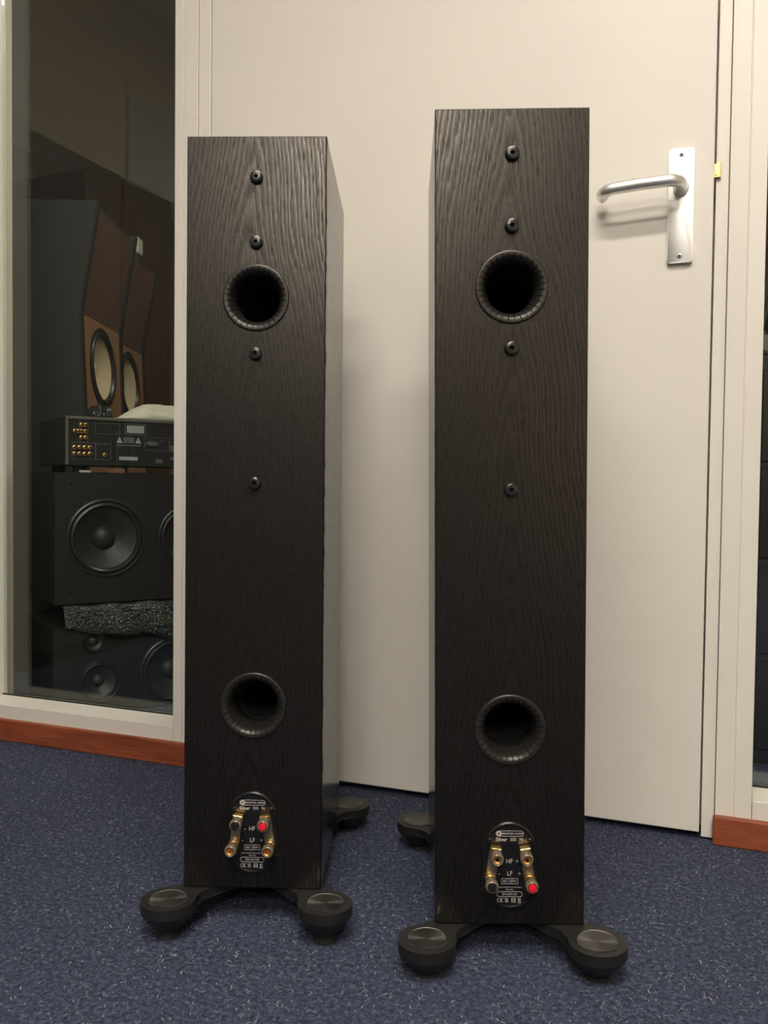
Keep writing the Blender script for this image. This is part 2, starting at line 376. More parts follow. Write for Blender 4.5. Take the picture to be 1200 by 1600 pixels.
# ------------------------------------------------------------------ ceiling lamps (unseen fixtures; the rear pair added for sheen)
def lamp(x, y, sx, sy, power, label):
    t = empty('ceiling_light', (x, y, ZC)); tag(t, label, 'ceiling light', 'flat ceiling lamps')
    bm = bmesh.new()
    for a in ((-sx/2-.03, -sx/2, -sy/2-.03, sy/2+.03), (sx/2, sx/2+.03, -sy/2-.03, sy/2+.03), (-sx/2, sx/2, -sy/2-.03, -sy/2), (-sx/2, sx/2, sy/2, sy/2+.03)):
        bx(bm, *a, -0.05, 0.0)
    obj('frame', bm, FRAME_PAINT, t)
    box('diffuser', -sx/2, sx/2, -sy/2, sy/2, -0.042, -0.030, emit('lamp_diffuser', WARM, power), t)
    return t
lamp(0.05, -1.42, 1.15, 0.16, FRONT_LAMP, 'long white ceiling lamp nearest the door')
lamp(0.05, -2.25, 1.15, 0.16, FRONT_LAMP, 'long white ceiling lamp in the middle of the front room')
lamp(0.68, -3.75, 0.76, 0.16, FRONT_LAMP*2.0, 'long white lamp added for the speaker sheen, behind the two nearer the door')  # this lamp and the next are added to put sheen on the speaker tops
lamp(0.68, -4.75, 0.76, 0.16, FRONT_LAMP*2.0, 'long white lamp added for the speaker sheen, farthest from the door')
lamp(-0.6, 1.2, 0.5, 0.5, BACK_LAMP, 'square dim ceiling lamp in the room behind the glass')

# unseen furniture added along the left wall to give the window something to reflect
t = empty('reflection_panel', (XL+0.0005, -1.95, 1.12)); tag(t, 'large cream panel added on the left wall for the window to reflect, above the low cabinet', 'panel')
box('board', 0.0, 0.006, -0.46, 0.46, 0.0, 1.1, DOOR_PAINT, t, 0.002)
for y0, y1 in ((-0.54, -0.465), (0.465, 0.54)): box('side_strip', 0.0, 0.008, y0, y1, 0, 1.1, FRAME_PAINT, t, 0.003)
for yy, hh, lab in ((-0.80, 1.64, 'tall black cabinet added by the left wall beside the glass, for its dark reflection'), (-1.96, 1.04, 'low black cabinet added by the left wall under the cream panel, for its dark reflection')):
    t = empty('reflection_cabinet', (XL+0.226, yy, 0)); tag(t, lab, 'cabinet')
    box('carcass', -0.215, 0.20, -0.57, 0.57, 0.05, hh, DARK_CAB, t, 0.003); box('plinth', -0.20, 0.18, -0.55, 0.55, 0.0, 0.05, EDGE_DK, t)
    for k in (-1, 1):
        dd = box('door', 0.2005, 0.219, min(k*0.003, k*0.565), max(k*0.003, k*0.565), 0.06, hh-0.01, DARK_CAB, t, 0.002)
        box('handle', 0.219, 0.235, k*0.04-0.006, k*0.04+0.006, 0.62, 0.76, ALU_DK, dd, 0.002)
# ------------------------------------------------------------------ carpet fibres
PADS = [(-0.319, -0.533), (-0.126, -0.467), (-0.445, -0.190), (-0.241, -0.118), (-0.656, -0.578), (-0.465, -0.511), (-0.785, -0.234), (-0.582, -0.162)]   # where the glides stand
def fibres(n):
    vs, fs, tone = [], [], []
    rnd = random.random
    for i in range(n):
        x = -1.92 + 2.67*rnd(); y = -1.02 + 1.02*(1-rnd()**1.3)
        if any((x-px)**2+(y-py)**2 < 0.027**2 for px, py in PADS): continue
        a = rnd()*math.pi*2; L = 0.0025 + 0.0050*rnd(); wd = 0.00035 + 0.00055*rnd(); bend = (rnd()-0.5)*1.6
        z0 = -0.0002; zt = 0.0005 + 0.0016*rnd(); t = min(1, rnd()**1.6 + (0.25 if rnd() > 0.93 else 0))
        p = []
        for k, (s, z) in enumerate(((0, z0), (0.5, zt), (1.0, zt*(0.2+rnd()*0.9)))):
            aa = a + bend*s; px, py = x + math.cos(aa)*L*s, y + math.sin(aa)*L*s; nx, ny = -math.sin(aa)*wd/2, math.cos(aa)*wd/2
            p += [(px-nx, py-ny, z), (px+nx, py+ny, z)]
        b = len(vs); vs += p; fs += [(b, b+2, b+3, b+1), (b+2, b+4, b+5, b+3)]; tone += [t]*6
    me = bpy.data.meshes.new('carpet_fibres'); me.from_pydata(vs, [], fs)
    at = me.attributes.new('tone', 'FLOAT', 'POINT'); at.data.foreach_set('value', tone)
    o = mobj('carpet_fibres', me, FIBRE); tag(o, 'fine light and dark blue fibres lying on the carpet', 'carpet', kind='stuff')
fibres(120000)

# ------------------------------------------------------------------ tower loudspeakers
W, H, D = 0.185, 1.0, 0.3136
def circle(cx, cz, r, n=64): return [(cx+r*math.cos(2*math.pi*i/n), cz+r*math.sin(2*math.pi*i/n)) for i in range(n)]
PORT_Z = (0.7875, 0.2455)
BOLT_Z = (0.9455, 0.8600, 0.7135, 0.5420)
def back_panel_bm():
    bm = bmesh.new(); b = 0.0012
    outer = [(-W/2+b, b), (W/2-b, b), (W/2-b, H-b), (-W/2+b, H-b)]
    loops = [outer] + [circle(0, z, 0.0405, 64) for z in PORT_Z]; es = []
    for lp in loops:
        vs = [bm.verts.new((x, 0, z)) for x, z in lp]
        for i in range(len(vs)): es.append(bm.edges.new((vs[i], vs[(i+1) % len(vs)])))
    bmesh.ops.triangle_fill(bm, edges=es, use_beauty=True, normal=(0, -1, 0))
    # rounded arris to the sides
    o2 = [(-W/2, 0), (W/2, 0), (W/2, H), (-W/2, H)]
    a = [bm.verts.new((x, 0, z)) for x, z in outer]; c = [bm.verts.new((x, b, z)) for x, z in o2]; e = [bm.verts.new((x, 0.018, z)) for x, z in o2]
    for i in range(4):
        j = (i+1) % 4; bm.faces.new((a[i], c[i], c[j], a[j])); bm.faces.new((c[i], e[i], e[j], c[j]))
    return bm
def cabinet_bm():
    bm = bmesh.new(); bx(bm, -W/2, W/2, 0.018, D, 0, H)
    f = [f for f in bm.faces if abs(f.calc_center_median().y-0.018) < 1e-5]; bmesh.ops.delete(bm, geom=f, context='FACES')
    bmesh.ops.bevel(bm, geom=[e for e in bm.edges if not e.is_boundary and abs((e.verts[0].co-e.verts[1].co).y) > 0.1], offset=0.0012, segments=2, affect='EDGES')
    return bm
def port_bm():
    """flared port with 32 straight grooves; axis Z points out of the panel"""
    bm = bmesh.new(); G, K = 32, 16; n = G*K
    prof = [(0.0442, -0.001), (0.0442, 0.0010), (0.0438, 0.0019), (0.0430, 0.0024), (0.0420, 0.0026), (0.0412, 0.0026), (0.0405, 0.00255), (0.0398, 0.0025)]
    for i in range(1, 15):
        a = R(90*i/14); prof.append((0.0400-0.0110*math.sin(a), 0.0026-0.026*(1-math.cos(a))))
    prof += [(0.0290, -0.045), (0.0290, -0.09), (0.0290, -0.14), (0.0001, -0.14)]
    rings = []
    for k, (r, z) in enumerate(prof):
        row = []
        for i in range(n):
            u = (i % K)/K; g = 1.0 if i % K == 8 else 0.0
            m = g if 0.0295 < r < 0.0408 and z > -0.022 else 0.0
            rr = r + 0.0006*m*max(0, (0.0400-r)/0.011); zz = z - 0.0016*m
            th = 2*math.pi*(i-8)/n + 2*math.pi/64
            # narrow groove: squeeze the two groove columns together
            row.append(bm.verts.new((rr*math.cos(th), rr*math.sin(th), zz)))
        rings.append(row)
    for a, b in zip(rings, rings[1:]):
        for i in range(n): bm.faces.new((a[i], a[(i+1) % n], b[(i+1) % n], b[i])).material_index = 1 if a[0].co.z < -0.03 else 0
    return bm
def bolt_bm():
    bm = bmesh.new(); n = 36
    lathe(bm, [(0.0088, 0), (0.0088, 0.0010), (0.0084, 0.0014), (0.0083, 0.0048), (0.0077, 0.0064), (0.0066, 0.0069), (0.0036, 0.0070)], n)
    # hexagon socket
    top = [bm.verts.new((0.0036*math.cos(2*math.pi*i/n), 0.0036*math.sin(2*math.pi*i/n), 0.0070)) for i in range(n)]
    hexa = [bm.verts.new((0.0030*math.cos(math.pi/3*i), 0.0030*math.sin(math.pi/3*i), 0.0070)) for i in range(6)]
    deep = [bm.verts.new((0.0030*math.cos(math.pi/3*i), 0.0030*math.sin(math.pi/3*i), 0.0030)) for i in range(6)]
    for i in range(n):
        h0 = (i*6)//n; h1 = ((i+1)*6)//n
        bm.faces.new((top[i], top[(i+1) % n], hexa[h0]))
        if h1 != h0: bm.faces.new((top[(i+1) % n], hexa[h1 % 6], hexa[h0]))
    for i in range(6): bm.faces.new((hexa[i], hexa[(i+1) % 6], deep[(i+1) % 6], deep[i])).material_index = 1
    bm.faces.new(deep).material_index = 1
    return bm
def plate_loop(ins, n=40):
    ct, rt, cb_, rb = 0.0975, 0.0330-ins, 0.0565, 0.0368-ins
    dlt = math.asin((rb-rt)/(ct-cb_))            # tangent points of the hull of both circles
    p = []
    for i in range(n+1):
        a = -dlt + (math.pi+2*dlt)*i/n; p.append((rt*math.cos(a), ct+rt*math.sin(a)))
    for i in range(n+1):
        a = math.pi+dlt + (math.pi-2*dlt)*i/n; p.append((rb*math.cos(a), cb_+rb*math.sin(a)))
    return p
def plate_bm():
    bm = bmesh.new(); rows = []
    for ins, y in ((0, 0.0), (0.0002, -0.0012), (0.0013, -0.0025), (0.0024, -0.0032), (0.0034, -0.0031), (0.0041, -0.0021), (0.0044, -0.0010)):
        rows.append([bm.verts.new((x, y, z)) for x, z in plate_loop(ins)])
    for a, b in zip(rows, rows[1:]):
        for i in range(len(a)): bm.faces.new((a[i], a[(i+1) % len(a)], b[(i+1) % len(a)], b[i]))
    bm.faces.new(rows[-1])
    return bm
def lettering_bm(serial):
    bm = bmesh.new(); y = -0.00115
    frame_loop(bm, pill(-0.0172, 0.0172, 0.1152, 0.0036), pill(-0.0167, 0.0167, 0.1152, 0.0031), y-0.0001, y+0.0002)
    frame_loop(bm, circle(-0.0137, 0.1152, 0.0036, 24), circle(-0.0137, 0.1152, 0.0012, 24), y-0.0001, y+0.0002)
    text_bm(bm, 'MONITOR AUDIO', 0.0030, 0.1151, 0.0034, y, sx=0.95, bold=0.00004)
    text_bm(bm, 'Silver', -0.0174, 0.1076, 0.0064, y, align='LEFT', bold=0.00012)
    text_bm(bm, '300', 0.0000, 0.1076, 0.0060, y, align='LEFT', sx=0.9)
    text_bm(bm, '7G', 0.0116, 0.1076, 0.0042, y, align='LEFT', bold=0.00005)
    text_bm(bm, 'HF', -0.0005, 0.0800, 0.0080, y, sx=0.9); text_bm(bm, 'LF', 0.0, 0.0645, 0.0080, y, sx=0.9)
    for zz, xx in ((0.0800, 0.0092), (0.0645, 0.0122)):
        text_bm(bm, '+', xx, zz, 0.0075, y); text_bm(bm, '-', -xx-0.001, zz, 0.0075, y)
    rect_outline(bm, -0.0103, 0.0103, 0.0515, 0.0585, 0.0005, y-0.0001, y+0.0002)
    text_bm(bm, '8\u03a9 / 200W', 0.0, 0.0549, 0.0036, y, bold=0.00003)
    text_bm(bm, 'Designed & Engineered in the United Kingdom', 0.0, 0.0474, 0.00165, y, sx=0.95, bold=0.00003)
    text_bm(bm, 'Made in China', 0.0, 0.0444, 0.00165, y, sx=0.95, bold=0.00003)
    frame_loop(bm, pill(-0.0160, 0.0160, 0.0385, 0.0034), pill(-0.0155, 0.0155, 0.0385, 0.0029), y-0.0001, y+0.0002)
    text_bm(bm, serial, 0.0, 0.0384, 0.0038, y, sx=1.15)
    # approval marks: CE, UKCA, EAC, crossed-out bin
    def arc(cx, r, t, bars):
        n = 12; o = [(cx+r*math.cos(R(60+240*i/n)), 0.0307+r*math.sin(R(60+240*i/n))) for i in range(n+1)]; q = [(cx+(r-t)*math.cos(R(60+240*i/n)), 0.0307+(r-t)*math.sin(R(60+240*i/n))) for i in range(n+1)]
        vo = [bm.verts.new((a, y, b)) for a, b in o]; vi = [bm.verts.new((a, y, b)) for a, b in q]
        for i in range(n): bm.faces.new((vo[i], vo[i+1], vi[i+1], vi[i]))
        if bars: bx(bm, cx-r+t/2, cx, y-0.0001, y, 0.0307-t/2, 0.0307+t/2)
    arc(-0.0131, 0.0026, 0.0007, False); arc(-0.0093, 0.0026, 0.0007, True)
    text_bm(bm, 'UK', -0.0040, 0.0322, 0.0036, y, sx=0.9, bold=0.00005); text_bm(bm, 'CA', -0.0036, 0.0293, 0.0036, y, sx=0.9, bold=0.00005)
    rect_outline(bm, 0.0022, 0.0074, 0.0280, 0.0334, 0.0006, y-0.0001, y+0.0002); text_bm(bm, 'EAC', 0.0048, 0.0307, 0.0029, y, sx=0.75, bold=0.00004)
    for s in (1, -1):
        M = Matrix.Translation((0.0121, y, 0.0312)) @ Matrix.Rotation(R(38*s), 4, 'Y') @ Matrix.Diagonal((0.0005, 0.0002, 0.0056, 1)); bmesh.ops.create_cube(bm, size=1, matrix=M)
    rect_outline(bm, 0.0105, 0.0137, 0.0294, 0.0332, 0.0004, y-0.0001, y+0.0001); bx(bm, 0.0100, 0.0142, y-0.0002, y, 0.0274, 0.0283)
    return bm
def foot_bm(L):
    """arm that widens into a round pad; the arm root lies at the origin, pad centre at (L, 0). top at z = 0"""
    bm = bmesh.new(); rp = 0.0355; pts = []
    root = [(-0.012, 0.030), (0.002, 0.0270), (0.014, 0.0225), (L-0.046, 0.0200), (L-0.040, 0.0195), (L-0.034, 0.0200), (L-0.0275, 0.0225)]
    for x, hw in root: pts.append((x, -hw))
    for i in range(0, 33):
        a = R(-138+276*i/32); pts.append((L+rp*math.cos(a), rp*math.sin(a)))
    for x, hw in reversed(root): pts.append((x, hw))
    prism(bm, pts, -0.0120, 0.0, 'XY', 0.0022, 3)
    # chamfered underside of the pad
    lathe(bm, [(0.0354, -0.004), (0.0354, -0.0135), (0.0344, -0.0155), (0.0185, -0.0345), (0.0, -0.0345)], 48, Matrix.Translation((L, 0, 0)))
    return bm
proto = {}
def tower(origin, yaw, lean, tilt, label, serial, oakm, hf_caps):
    t = empty('tower_speaker', origin); t.rotation_mode = 'XYZ'
    M = Matrix.Rotation(yaw, 4, 'Z') @ Matrix.Rotation(lean, 4, 'Y') @ Matrix.Rotation(tilt, 4, 'X'); t.rotation_euler = M.to_euler('XYZ')
    tag(t, label, 'speaker', 'pair of black tower speakers seen from behind')
    def shared(name, key, builder, mat, loc, rot=(0, 0, 0), smooth=False, parent=None):
        if key in proto: return share(proto[key], name, parent or t, loc, rot)
        o = obj(name, builder(), mat, parent or t, smooth); o.location = loc; o.rotation_euler = rot; proto[key] = o
        return o
    shared('cabinet', 'cab', cabinet_bm, OAK_SIDE, (0, 0, 0))
    obj('back_panel', back_panel_bm(), oakm, t)
    for z in PORT_Z: shared('bass_port', 'port', port_bm, [BLACK_PLASTIC, HOLE_SHADE], (0, 0, z), (R(90), 0, 0), 40)
    for z in BOLT_Z: shared('bolt', 'bolt', bolt_bm, [BLACK_STEEL, HOLE_SHADE], (0, 0, z), (R(90), 0, 0), 40)
    pl = shared('terminal_plate', 'plate', plate_bm, BLACK_GLOSS, (0, 0, 0), smooth=40)
    let = obj('lettering', lettering_bm(serial), PRINT, pl); let['kind'] = 'stuff'; let['label'] = 'pale printed lettering and approval marks'
    for sx, sz in ((-0.0255, 0.1065), (0.0255, 0.1065), (-0.0330, 0.0455), (0.0330, 0.0455)):
        shared('screw', 'pscrew', lambda: lathe(bmesh.new(), [(0.0034, 0), (0.0033, 0.0010), (0.0026, 0.0017), (0.0012, 0.0019), (0.0010, 0.0008), (0, 0.0008)], 18), BLACK_STEEL, (sx*0.97, -0.0010, sz), (R(90), 0, 0), 40, pl)
    # binding posts and link plates
    for s in (-1, 1):
        for kind, px, pz in (('H', 0.0180, 0.0938), ('L', 0.0243, 0.0600)):
            capped = (kind == 'H') == hf_caps
            b = empty('binding_post', (s*px, -0.001, pz), parent=t)
            if kind == 'H': gp = [(0, 0), (0.0062, 0), (0.0062, 0.0120), (0.0050, 0.0125), (0.0050, 0.014), (0, 0.014)]
            else: gp = [(0, 0), (0.0066, 0), (0.0066, 0.0085), (0.0056, 0.0092), (0.0056, 0.0102), (0.0066, 0.0108), (0.0066, 0.0155), (0.0058, 0.0165), (0.0058, 0.0180), (0, 0.018)]
            shared('collar', 'collar'+kind, lambda: lathe(bmesh.new(), gp, 28), GOLD, (0, 0, 0), (R(90), 0, 0), 40, b)
            z0 = 0.0130 if kind == 'H' else 0.0172
            shared('knob', 'knob'+kind, lambda: lathe(bmesh.new(), [(0.0052, z0), (0.0076, z0+0.0006), (0.0080, z0+0.002), (0.0080, 0.0268), (0.0074, 0.0288), (0.0062, 0.0296), (0.0056, 0.0290), (0.0052, 0.0270)], 32), SMOKE, (0, 0, 0), (R(90), 0, 0), 40, b)
            shared('sleeve', 'sleeve', lambda: lathe(bmesh.new(), [(0.0053, 0.020), (0.0053, 0.0276), (0.0047, 0.0284), (0.0026, 0.0276), (0.0023, 0.0262), (0.0023, 0.014), (0, 0.014)], 28), GOLD, (0, 0, 0), (R(90), 0, 0), 40, b)
            if capped:
                key = 'cap'+('r' if s > 0 else 'b')
                cp = shared('end_cap', key, lambda: lathe(bmesh.new(), [(0.0, 0.0240), (0.0050, 0.0240), (0.0050, 0.0300), (0.0044, 0.0312), (0.0030, 0.0316), (0, 0.0317)], 28), RED_CAP if s > 0 else BLACK_CAP, (0, 0, 0), (R(90), 0, 0), 40, b)
                cp['label'] = 'red plastic end cap' if s > 0 else 'black plastic end cap'
        # sloping link plate between the two posts
        bm = bmesh.new(); a = Vector((s*0.0180, 0, 0.0985)); c = Vector((s*0.0243, 0, 0.0585)); dv = (c-a).normalized(); nv = Vector((-dv.z, 0, dv.x))*0.0064
        yb, yt = -0.0022, -0.0038
        lp = [a+nv, a-nv, c-nv, c+nv]
        vs0 = [bm.verts.new((p.x, yb, p.z)) for p in lp]; vs1 = [bm.verts.new((p.x, yt, p.z)) for p in lp]
        bm.faces.new(vs0); bm.faces.new(vs1[::-1])
        for i in range(4): bm.faces.new((vs0[i], vs0[(i+1) % 4], vs1[(i+1) % 4], vs1[i]))
        # turned-up gold tab at the top
        tp = obj('link_plate', bm, TINNED, t)
        bm = bmesh.new(); bx(bm, -0.0066, 0.0066, -0.0145, -0.0030, 0.0, 0.0016, 0.0006, 1)
        tb = obj('tab', bm, GOLD, tp); tb.location = (s*0.0178, 0, 0.1000); tb.rotation_euler = (0, R(-9*s), 0)
    # outrigger feet
    Mw = Matrix.Translation(origin) @ M
    for fx, fy, ang in ((-0.1035, -0.0355, -125), (0.1015, -0.0375, -55), (-0.108, 0.330, 125), (0.108, 0.330, 55)):
        L = 0.090; rx, ry = fx-L*math.cos(R(ang)), fy-L*math.sin(R(ang))
        f = shared('outrigger_foot', 'foot', lambda: foot_bm(0.090), FOOT_METAL, (rx, ry, -0.0005), (0, 0, R(ang)), 25)
        def disc():
            return lathe(bmesh.new(), [(0.0252, -0.0010), (0.0252, 0.0006), (0.0244, 0.0010), (0.0238, 0.0004), (0.0232, 0.0002), (0, 0.0002)], 56)
        shared('foot_cap', 'fcap', disc, SPUN, (L, 0, 0.0), (0, 0, 0), 30, f)
        wz = (Mw @ Vector((fx, fy, -0.0345))).z
        g = obj('glide_pad', lathe(bmesh.new(), [(0.0, 0.001), (0.0125, 0.001), (0.0125, -wz*0.45), (0.0160, -wz*0.5), (0.0160, -wz-0.0005), (0, -wz-0.0005)], 32), RUBBER, f, 40)
        g.location = (L, 0, -0.0340)
    return t
tower((-0.2331, -0.4653, 0.0426), R(19.4378), R(-0.7863), R(0.6253), 'black oak tower speaker nearer the door handle, red and black caps on its lower terminals', 'SN100129', OAK_BACK, False)
tower((-0.5732, -0.5090, 0.0471), R(19.4225), R(-0.1529), R(-0.8730), 'black oak tower speaker beside the glass panel, red and black caps on its upper terminals', 'SN100128', OAK_BACK2, True)

# ------------------------------------------------------------------ behind the glass: stack of equipment
# local frame: x along the front, -y towards the viewer, origin at the left front corner on the floor
SX, SY = -1.498, 0.204; SA = math.atan2(0.804, 0.594)
def at(x, y, z): c, s = math.cos(SA), math.sin(SA); return (SX+x*c-y*s, SY+x*s+y*c, z)
def driver(parent, x, y, z, r, cone, name='driver', tilt=0.0, dome=0.30, rim=None):
    k = r/0.1
    dr = empty(name, (x, y, z), parent=parent); dr.rotation_euler = (R(90)+tilt, 0, 0)
    obj('basket_rim', lathe(bmesh.new(), [(0.100*k, -0.001), (0.100*k, 0.003), (0.096*k, 0.005), (0.092*k, 0.004), (0.091*k, -0.002)], 48), rim or SURROUND, dr, 40)
    obj('surround', lathe(bmesh.new(), [(0.092*k, -0.002), (0.089*k, 0.003*k+0.001), (0.084*k, 0.005*k+0.001), (0.079*k, 0.002*k), (0.077*k, -0.004*k)], 48), SURROUND, dr, 40)
    obj('cone', lathe(bmesh.new(), [(0.078*k, -0.003*k), (0.060*k, -0.014*k), (0.030*k, -0.032*k), (0.026*k, -0.034*k)], 48), cone, dr, 40)
    rd = dome*0.1*k
    obj('dust_cap', lathe(bmesh.new(), [(rd*math.cos(R(a)), -0.033*k+rd*0.75*math.sin(R(a))) for a in range(0, 90, 12)]+[(0, -0.033*k+rd*0.75)], 36), cone, dr, 40)
    return dr
def cab_hole(x0, x1, y1, z0, z1, holes):
    """box whose front (at y = 0) has round holes"""
    bm = bmesh.new(); es = []
    for lp in [[(x0, z0), (x1, z0), (x1, z1), (x0, z1)]] + [circle(x, z, r, 40) for x, z, r in holes]:
        vs = [bm.verts.new((a, 0, b)) for a, b in lp]
        for i in range(len(vs)): es.append(bm.edges.new((vs[i], vs[(i+1) % len(vs)])))
    bmesh.ops.triangle_fill(bm, edges=es, use_beauty=True, normal=(0, -1, 0))
    a = [bm.verts.new((x, 0, z)) for x, z in ((x0, z0), (x1, z0), (x1, z1), (x0, z1))]; b = [bm.verts.new((v.co.x, y1, v.co.z)) for v in a]
    for i in range(4): bm.faces.new((a[i], b[i], b[(i+1) % 4], a[(i+1) % 4]))
    bm.faces.new(b)
    return bm
# lowest: small three-way speaker lying on its side
t = empty('monitor_speaker', at(0, 0, 0), SA); tag(t, 'black speaker lying on the carpet behind the glass, lowest of the stack', 'speaker')
obj('cabinet', cab_hole(-0.03, 0.47, 0.30, 0.004, 0.222, [(0.082, 0.0835, 0.048), (0.068, 0.186, 0.024), (0.272, 0.092, 0.082)]), DARK_CAB, t)
driver(t, 0.082, 0, 0.0835, 0.052, CONE_DARK, 'midrange_driver')
driver(t, 0.068, 0, 0.186, 0.028, CONE_DARK, 'tweeter', dome=0.5)
driver(t, 0.272, 0, 0.092, 0.088, CONE_DARK, 'woofer')
for fx in (0.0, 0.43): obj('rubber_foot', bx(bmesh.new(), fx-0.015, fx+0.015, 0.05, 0.08, 0, 0.004), RUBBER, t)
# bubble wrap laid over it, hanging down in front
t = empty('bubble_wrap_sheet', at(0, 0, 0.2260), SA); tag(t, 'grey bubble wrap sheet hanging between two black speakers behind the glass', 'bubble wrap')
bm = bmesh.new(); nx = 40; rows = []
for i in range(nx+1):
    u = i/nx; x = -0.006+0.456*u; drop = 0.004+0.088*u + 0.006*math.sin(u*9)
    col = []
    for (y, z) in ((0.28, 0.002), (0.10, 0.050), (0.02, 0.0525), (-0.008, 0.052), (-0.016, 0.030), (-0.017, 0.012-drop*0.3), (-0.015, 0.004-drop*0.7), (-0.012, 0.004-drop)):
        col.append(bm.verts.new((x+0.002*math.sin(z*90), y+0.004*math.sin(u*23+z*60), z+0.002*math.sin(u*31))))
    rows.append(col)
for a, b in zip(rows, rows[1:]):
    for k in range(len(a)-1): bm.faces.new((a[k], a[k+1], b[k+1], b[k]))
o = obj('sheet', bm, BUBBLE, t, True); md = o.modifiers.new('thick', 'SOLIDIFY'); md.thickness = 0.003
# small bubbles as real bumps
bm = bmesh.new()
for i in range(230):
    u = random.random(); drop = 0.004+0.088*u; x = 0.44*u; z = 0.043 - random.random()*(0.043+drop-0.016); y = -0.0165+0.004*math.sin(u*23+z*60)
    lathe(bm, [(0.0042, 0), (0.0036, 0.0022), (0.002, 0.0034), (0, 0.0037)], 8, Matrix.Translation((x, y, z)) @ TO_BACK)
o = obj('bubbles', bm, BUBBLE, t, True); o['kind'] = 'stuff'
# two-woofer cabinet
t = empty('woofer_cabinet', at(0, 0, 0.2835), SA); tag(t, 'black cabinet with two large woofers under the disc recorder behind the glass', 'speaker')
obj('cabinet', cab_hole(-0.026, 0.46, 0.31, 0.0, 0.325, [(0.099, 0.162, 0.092), (0.315, 0.160, 0.078)]), DARK_CAB, t)
driver(t, 0.099, 0, 0.162, 0.099, CONE_DARK, 'woofer'); driver(t, 0.315, 0, 0.160, 0.085, CONE_DARK, 'woofer')
for bxx, bz in ((0.01, 0.03), (0.01, 0.30), (0.20, 0.035), (0.20, 0.30)):
    o = obj('bolt', lathe(bmesh.new(), [(0.004, 0), (0.0038, 0.002), (0.002, 0.003), (0, 0.003)], 12, TO_BACK), BLACK_STEEL, t, 40); o.location = (bxx, 0, bz)
# disc recorder, rear panel towards the glass
t = empty('disc_recorder', at(0, 0, 0.6085), SA); tag(t, 'grey cased disc recorder showing its black rear panel full of gold sockets', 'recorder')
zb = 0.6085
bm = bmesh.new(); bx(bm, -0.001, 0.434, 0.003, 0.30, 0.019, 0.139, 0.002, 2)
obj('casing', bm, PANEL_BLACK, t)
bm = bmesh.new(); bx(bm, -0.001, 0.006, -0.004, 0.003, 0.019, 0.139, 0.001); bx(bm, 0.427, 0.434, -0.004, 0.003, 0.019, 0.139, 0.001); bx(bm, 0.006, 0.427, -0.004, 0.003, 0.131, 0.139, 0.001)
obj('casing_lip', bm, CASING, t)
obj('rear_panel', bx(bmesh.new(), 0.006, 0.427, 0.0, 0.003, 0.019, 0.131), PANEL_BLACK, t)
for fx, fy in ((0.04, 0.03), (0.39, 0.03), (0.04, 0.26), (0.39, 0.26)):
    o = obj('rubber_foot', lathe(bmesh.new(), [(0, 0.0), (0.016, 0.0), (0.018, 0.019), (0, 0.019)], 20), RUBBER, t, 40); o.location = (fx, fy, 0)
sock = None
def socket(x, z, ins=None):
    global sock
    if sock is None:
        sock = obj('socket', lathe(bmesh.new(), [(0.0052, 0), (0.0052, 0.001), (0.0042, 0.0014), (0.0042, 0.0085), (0.0034, 0.0085), (0.0030, 0.006), (0.0012, 0.006), (0.0012, 0.009), (0, 0.009)], 18, TO_BACK, mis=[0, 0, 0, 0, 1, 1, 0, 0]), [GOLD, BLACK_CAP], t, 40); o = sock
    else: o = share(sock, 'socket', t)
    o.location = (x, 0, z)
for i in range(4):
    for zz in (0.6712, 0.6555): socket(0.0215+0.0123*i, zz-zb)
for zz in (0.7266, 0.7108, 0.6955): socket(0.038, zz-zb); socket(0.0475, zz-zb)
socket(0.0225, 0.7108-zb); socket(0.0305, 0.7108-zb); socket(0.0945, 0.6540-zb)
bm = bmesh.new()
for a in ((0.033, 0.053, 0.685, 0.742), (0.014, 0.072, 0.642, 0.6835), (0.072, 0.110, 0.642, 0.6835), (0.0705, 0.1325, 0.7065, 0.7335), (0.1945, 0.259, 0.668, 0.702), (0.262, 0.30, 0.690, 0.702)):
    rect_outline(bm, a[0], a[1], a[2]-zb, a[3]-zb, 0.0011, -0.0004, 0.0003)
rect_outline(bm, 0.1445, 0.1985, 0.707-zb, 0.7355-zb, 0.0014, -0.0004, 0.0003)
bx(bm, 0.125, 0.186, -0.0004, 0.0, 0.678-zb, 0.6815-zb)
for a in (0.0745, 0.090): bx(bm, a, a+0.010, -0.0004, 0, 0.679-zb, 0.6808-zb)
for a in (0.205, 0.235): bx(bm, a, a+0.014, -0.0004, 0, 0.6945-zb, 0.6958-zb)
obj('panel_printing', bm, LINE_GREY, t)
bm = bmesh.new()
bx(bm, 0.1495, 0.1935, -0.0008, 0, 0.7115-zb, 0.7305-zb); obj('sticker', bm, LABEL_GREY, t)
obj('sticker', bx(bmesh.new(), 0.1405, 0.1690, -0.0007, 0, 0.6855-zb, 0.7000-zb), LINE_GREY, t)
s = obj('sticker', bx(bmesh.new(), 0.1305, 0.1770, -0.0008, 0, 0.6420-zb, 0.6510-zb), LABEL_GREY, t)
obj('sticker', bx(bmesh.new(), 0.2235, 0.2430, -0.0007, 0, 0.6360-zb, 0.6470-zb), LINE_GREY, t)
obj('sticker', bx(bmesh.new(), 0.262, 0.282, -0.0007, 0, 0.667-zb, 0.683-zb), LINE_GREY, t)
for xx in (0.1310, 0.1785):
    bm = bmesh.new(); c = (xx, 0.6935-zb); prism(bm, [(c[0]-0.0075, c[1]-0.008), (c[0]+0.0075, c[1]-0.008), (c[0], c[1]+0.0075)], 0, -0.0007, 'XZ'); wt = obj('warning_triangle', bm, LABEL_GREY, t)
    bm = bmesh.new(); text_bm(bm, '!', c[0], c[1]-0.0025, 0.010, -0.0009, bold=0.0002); obj('mark', bm, PANEL_BLACK, wt)
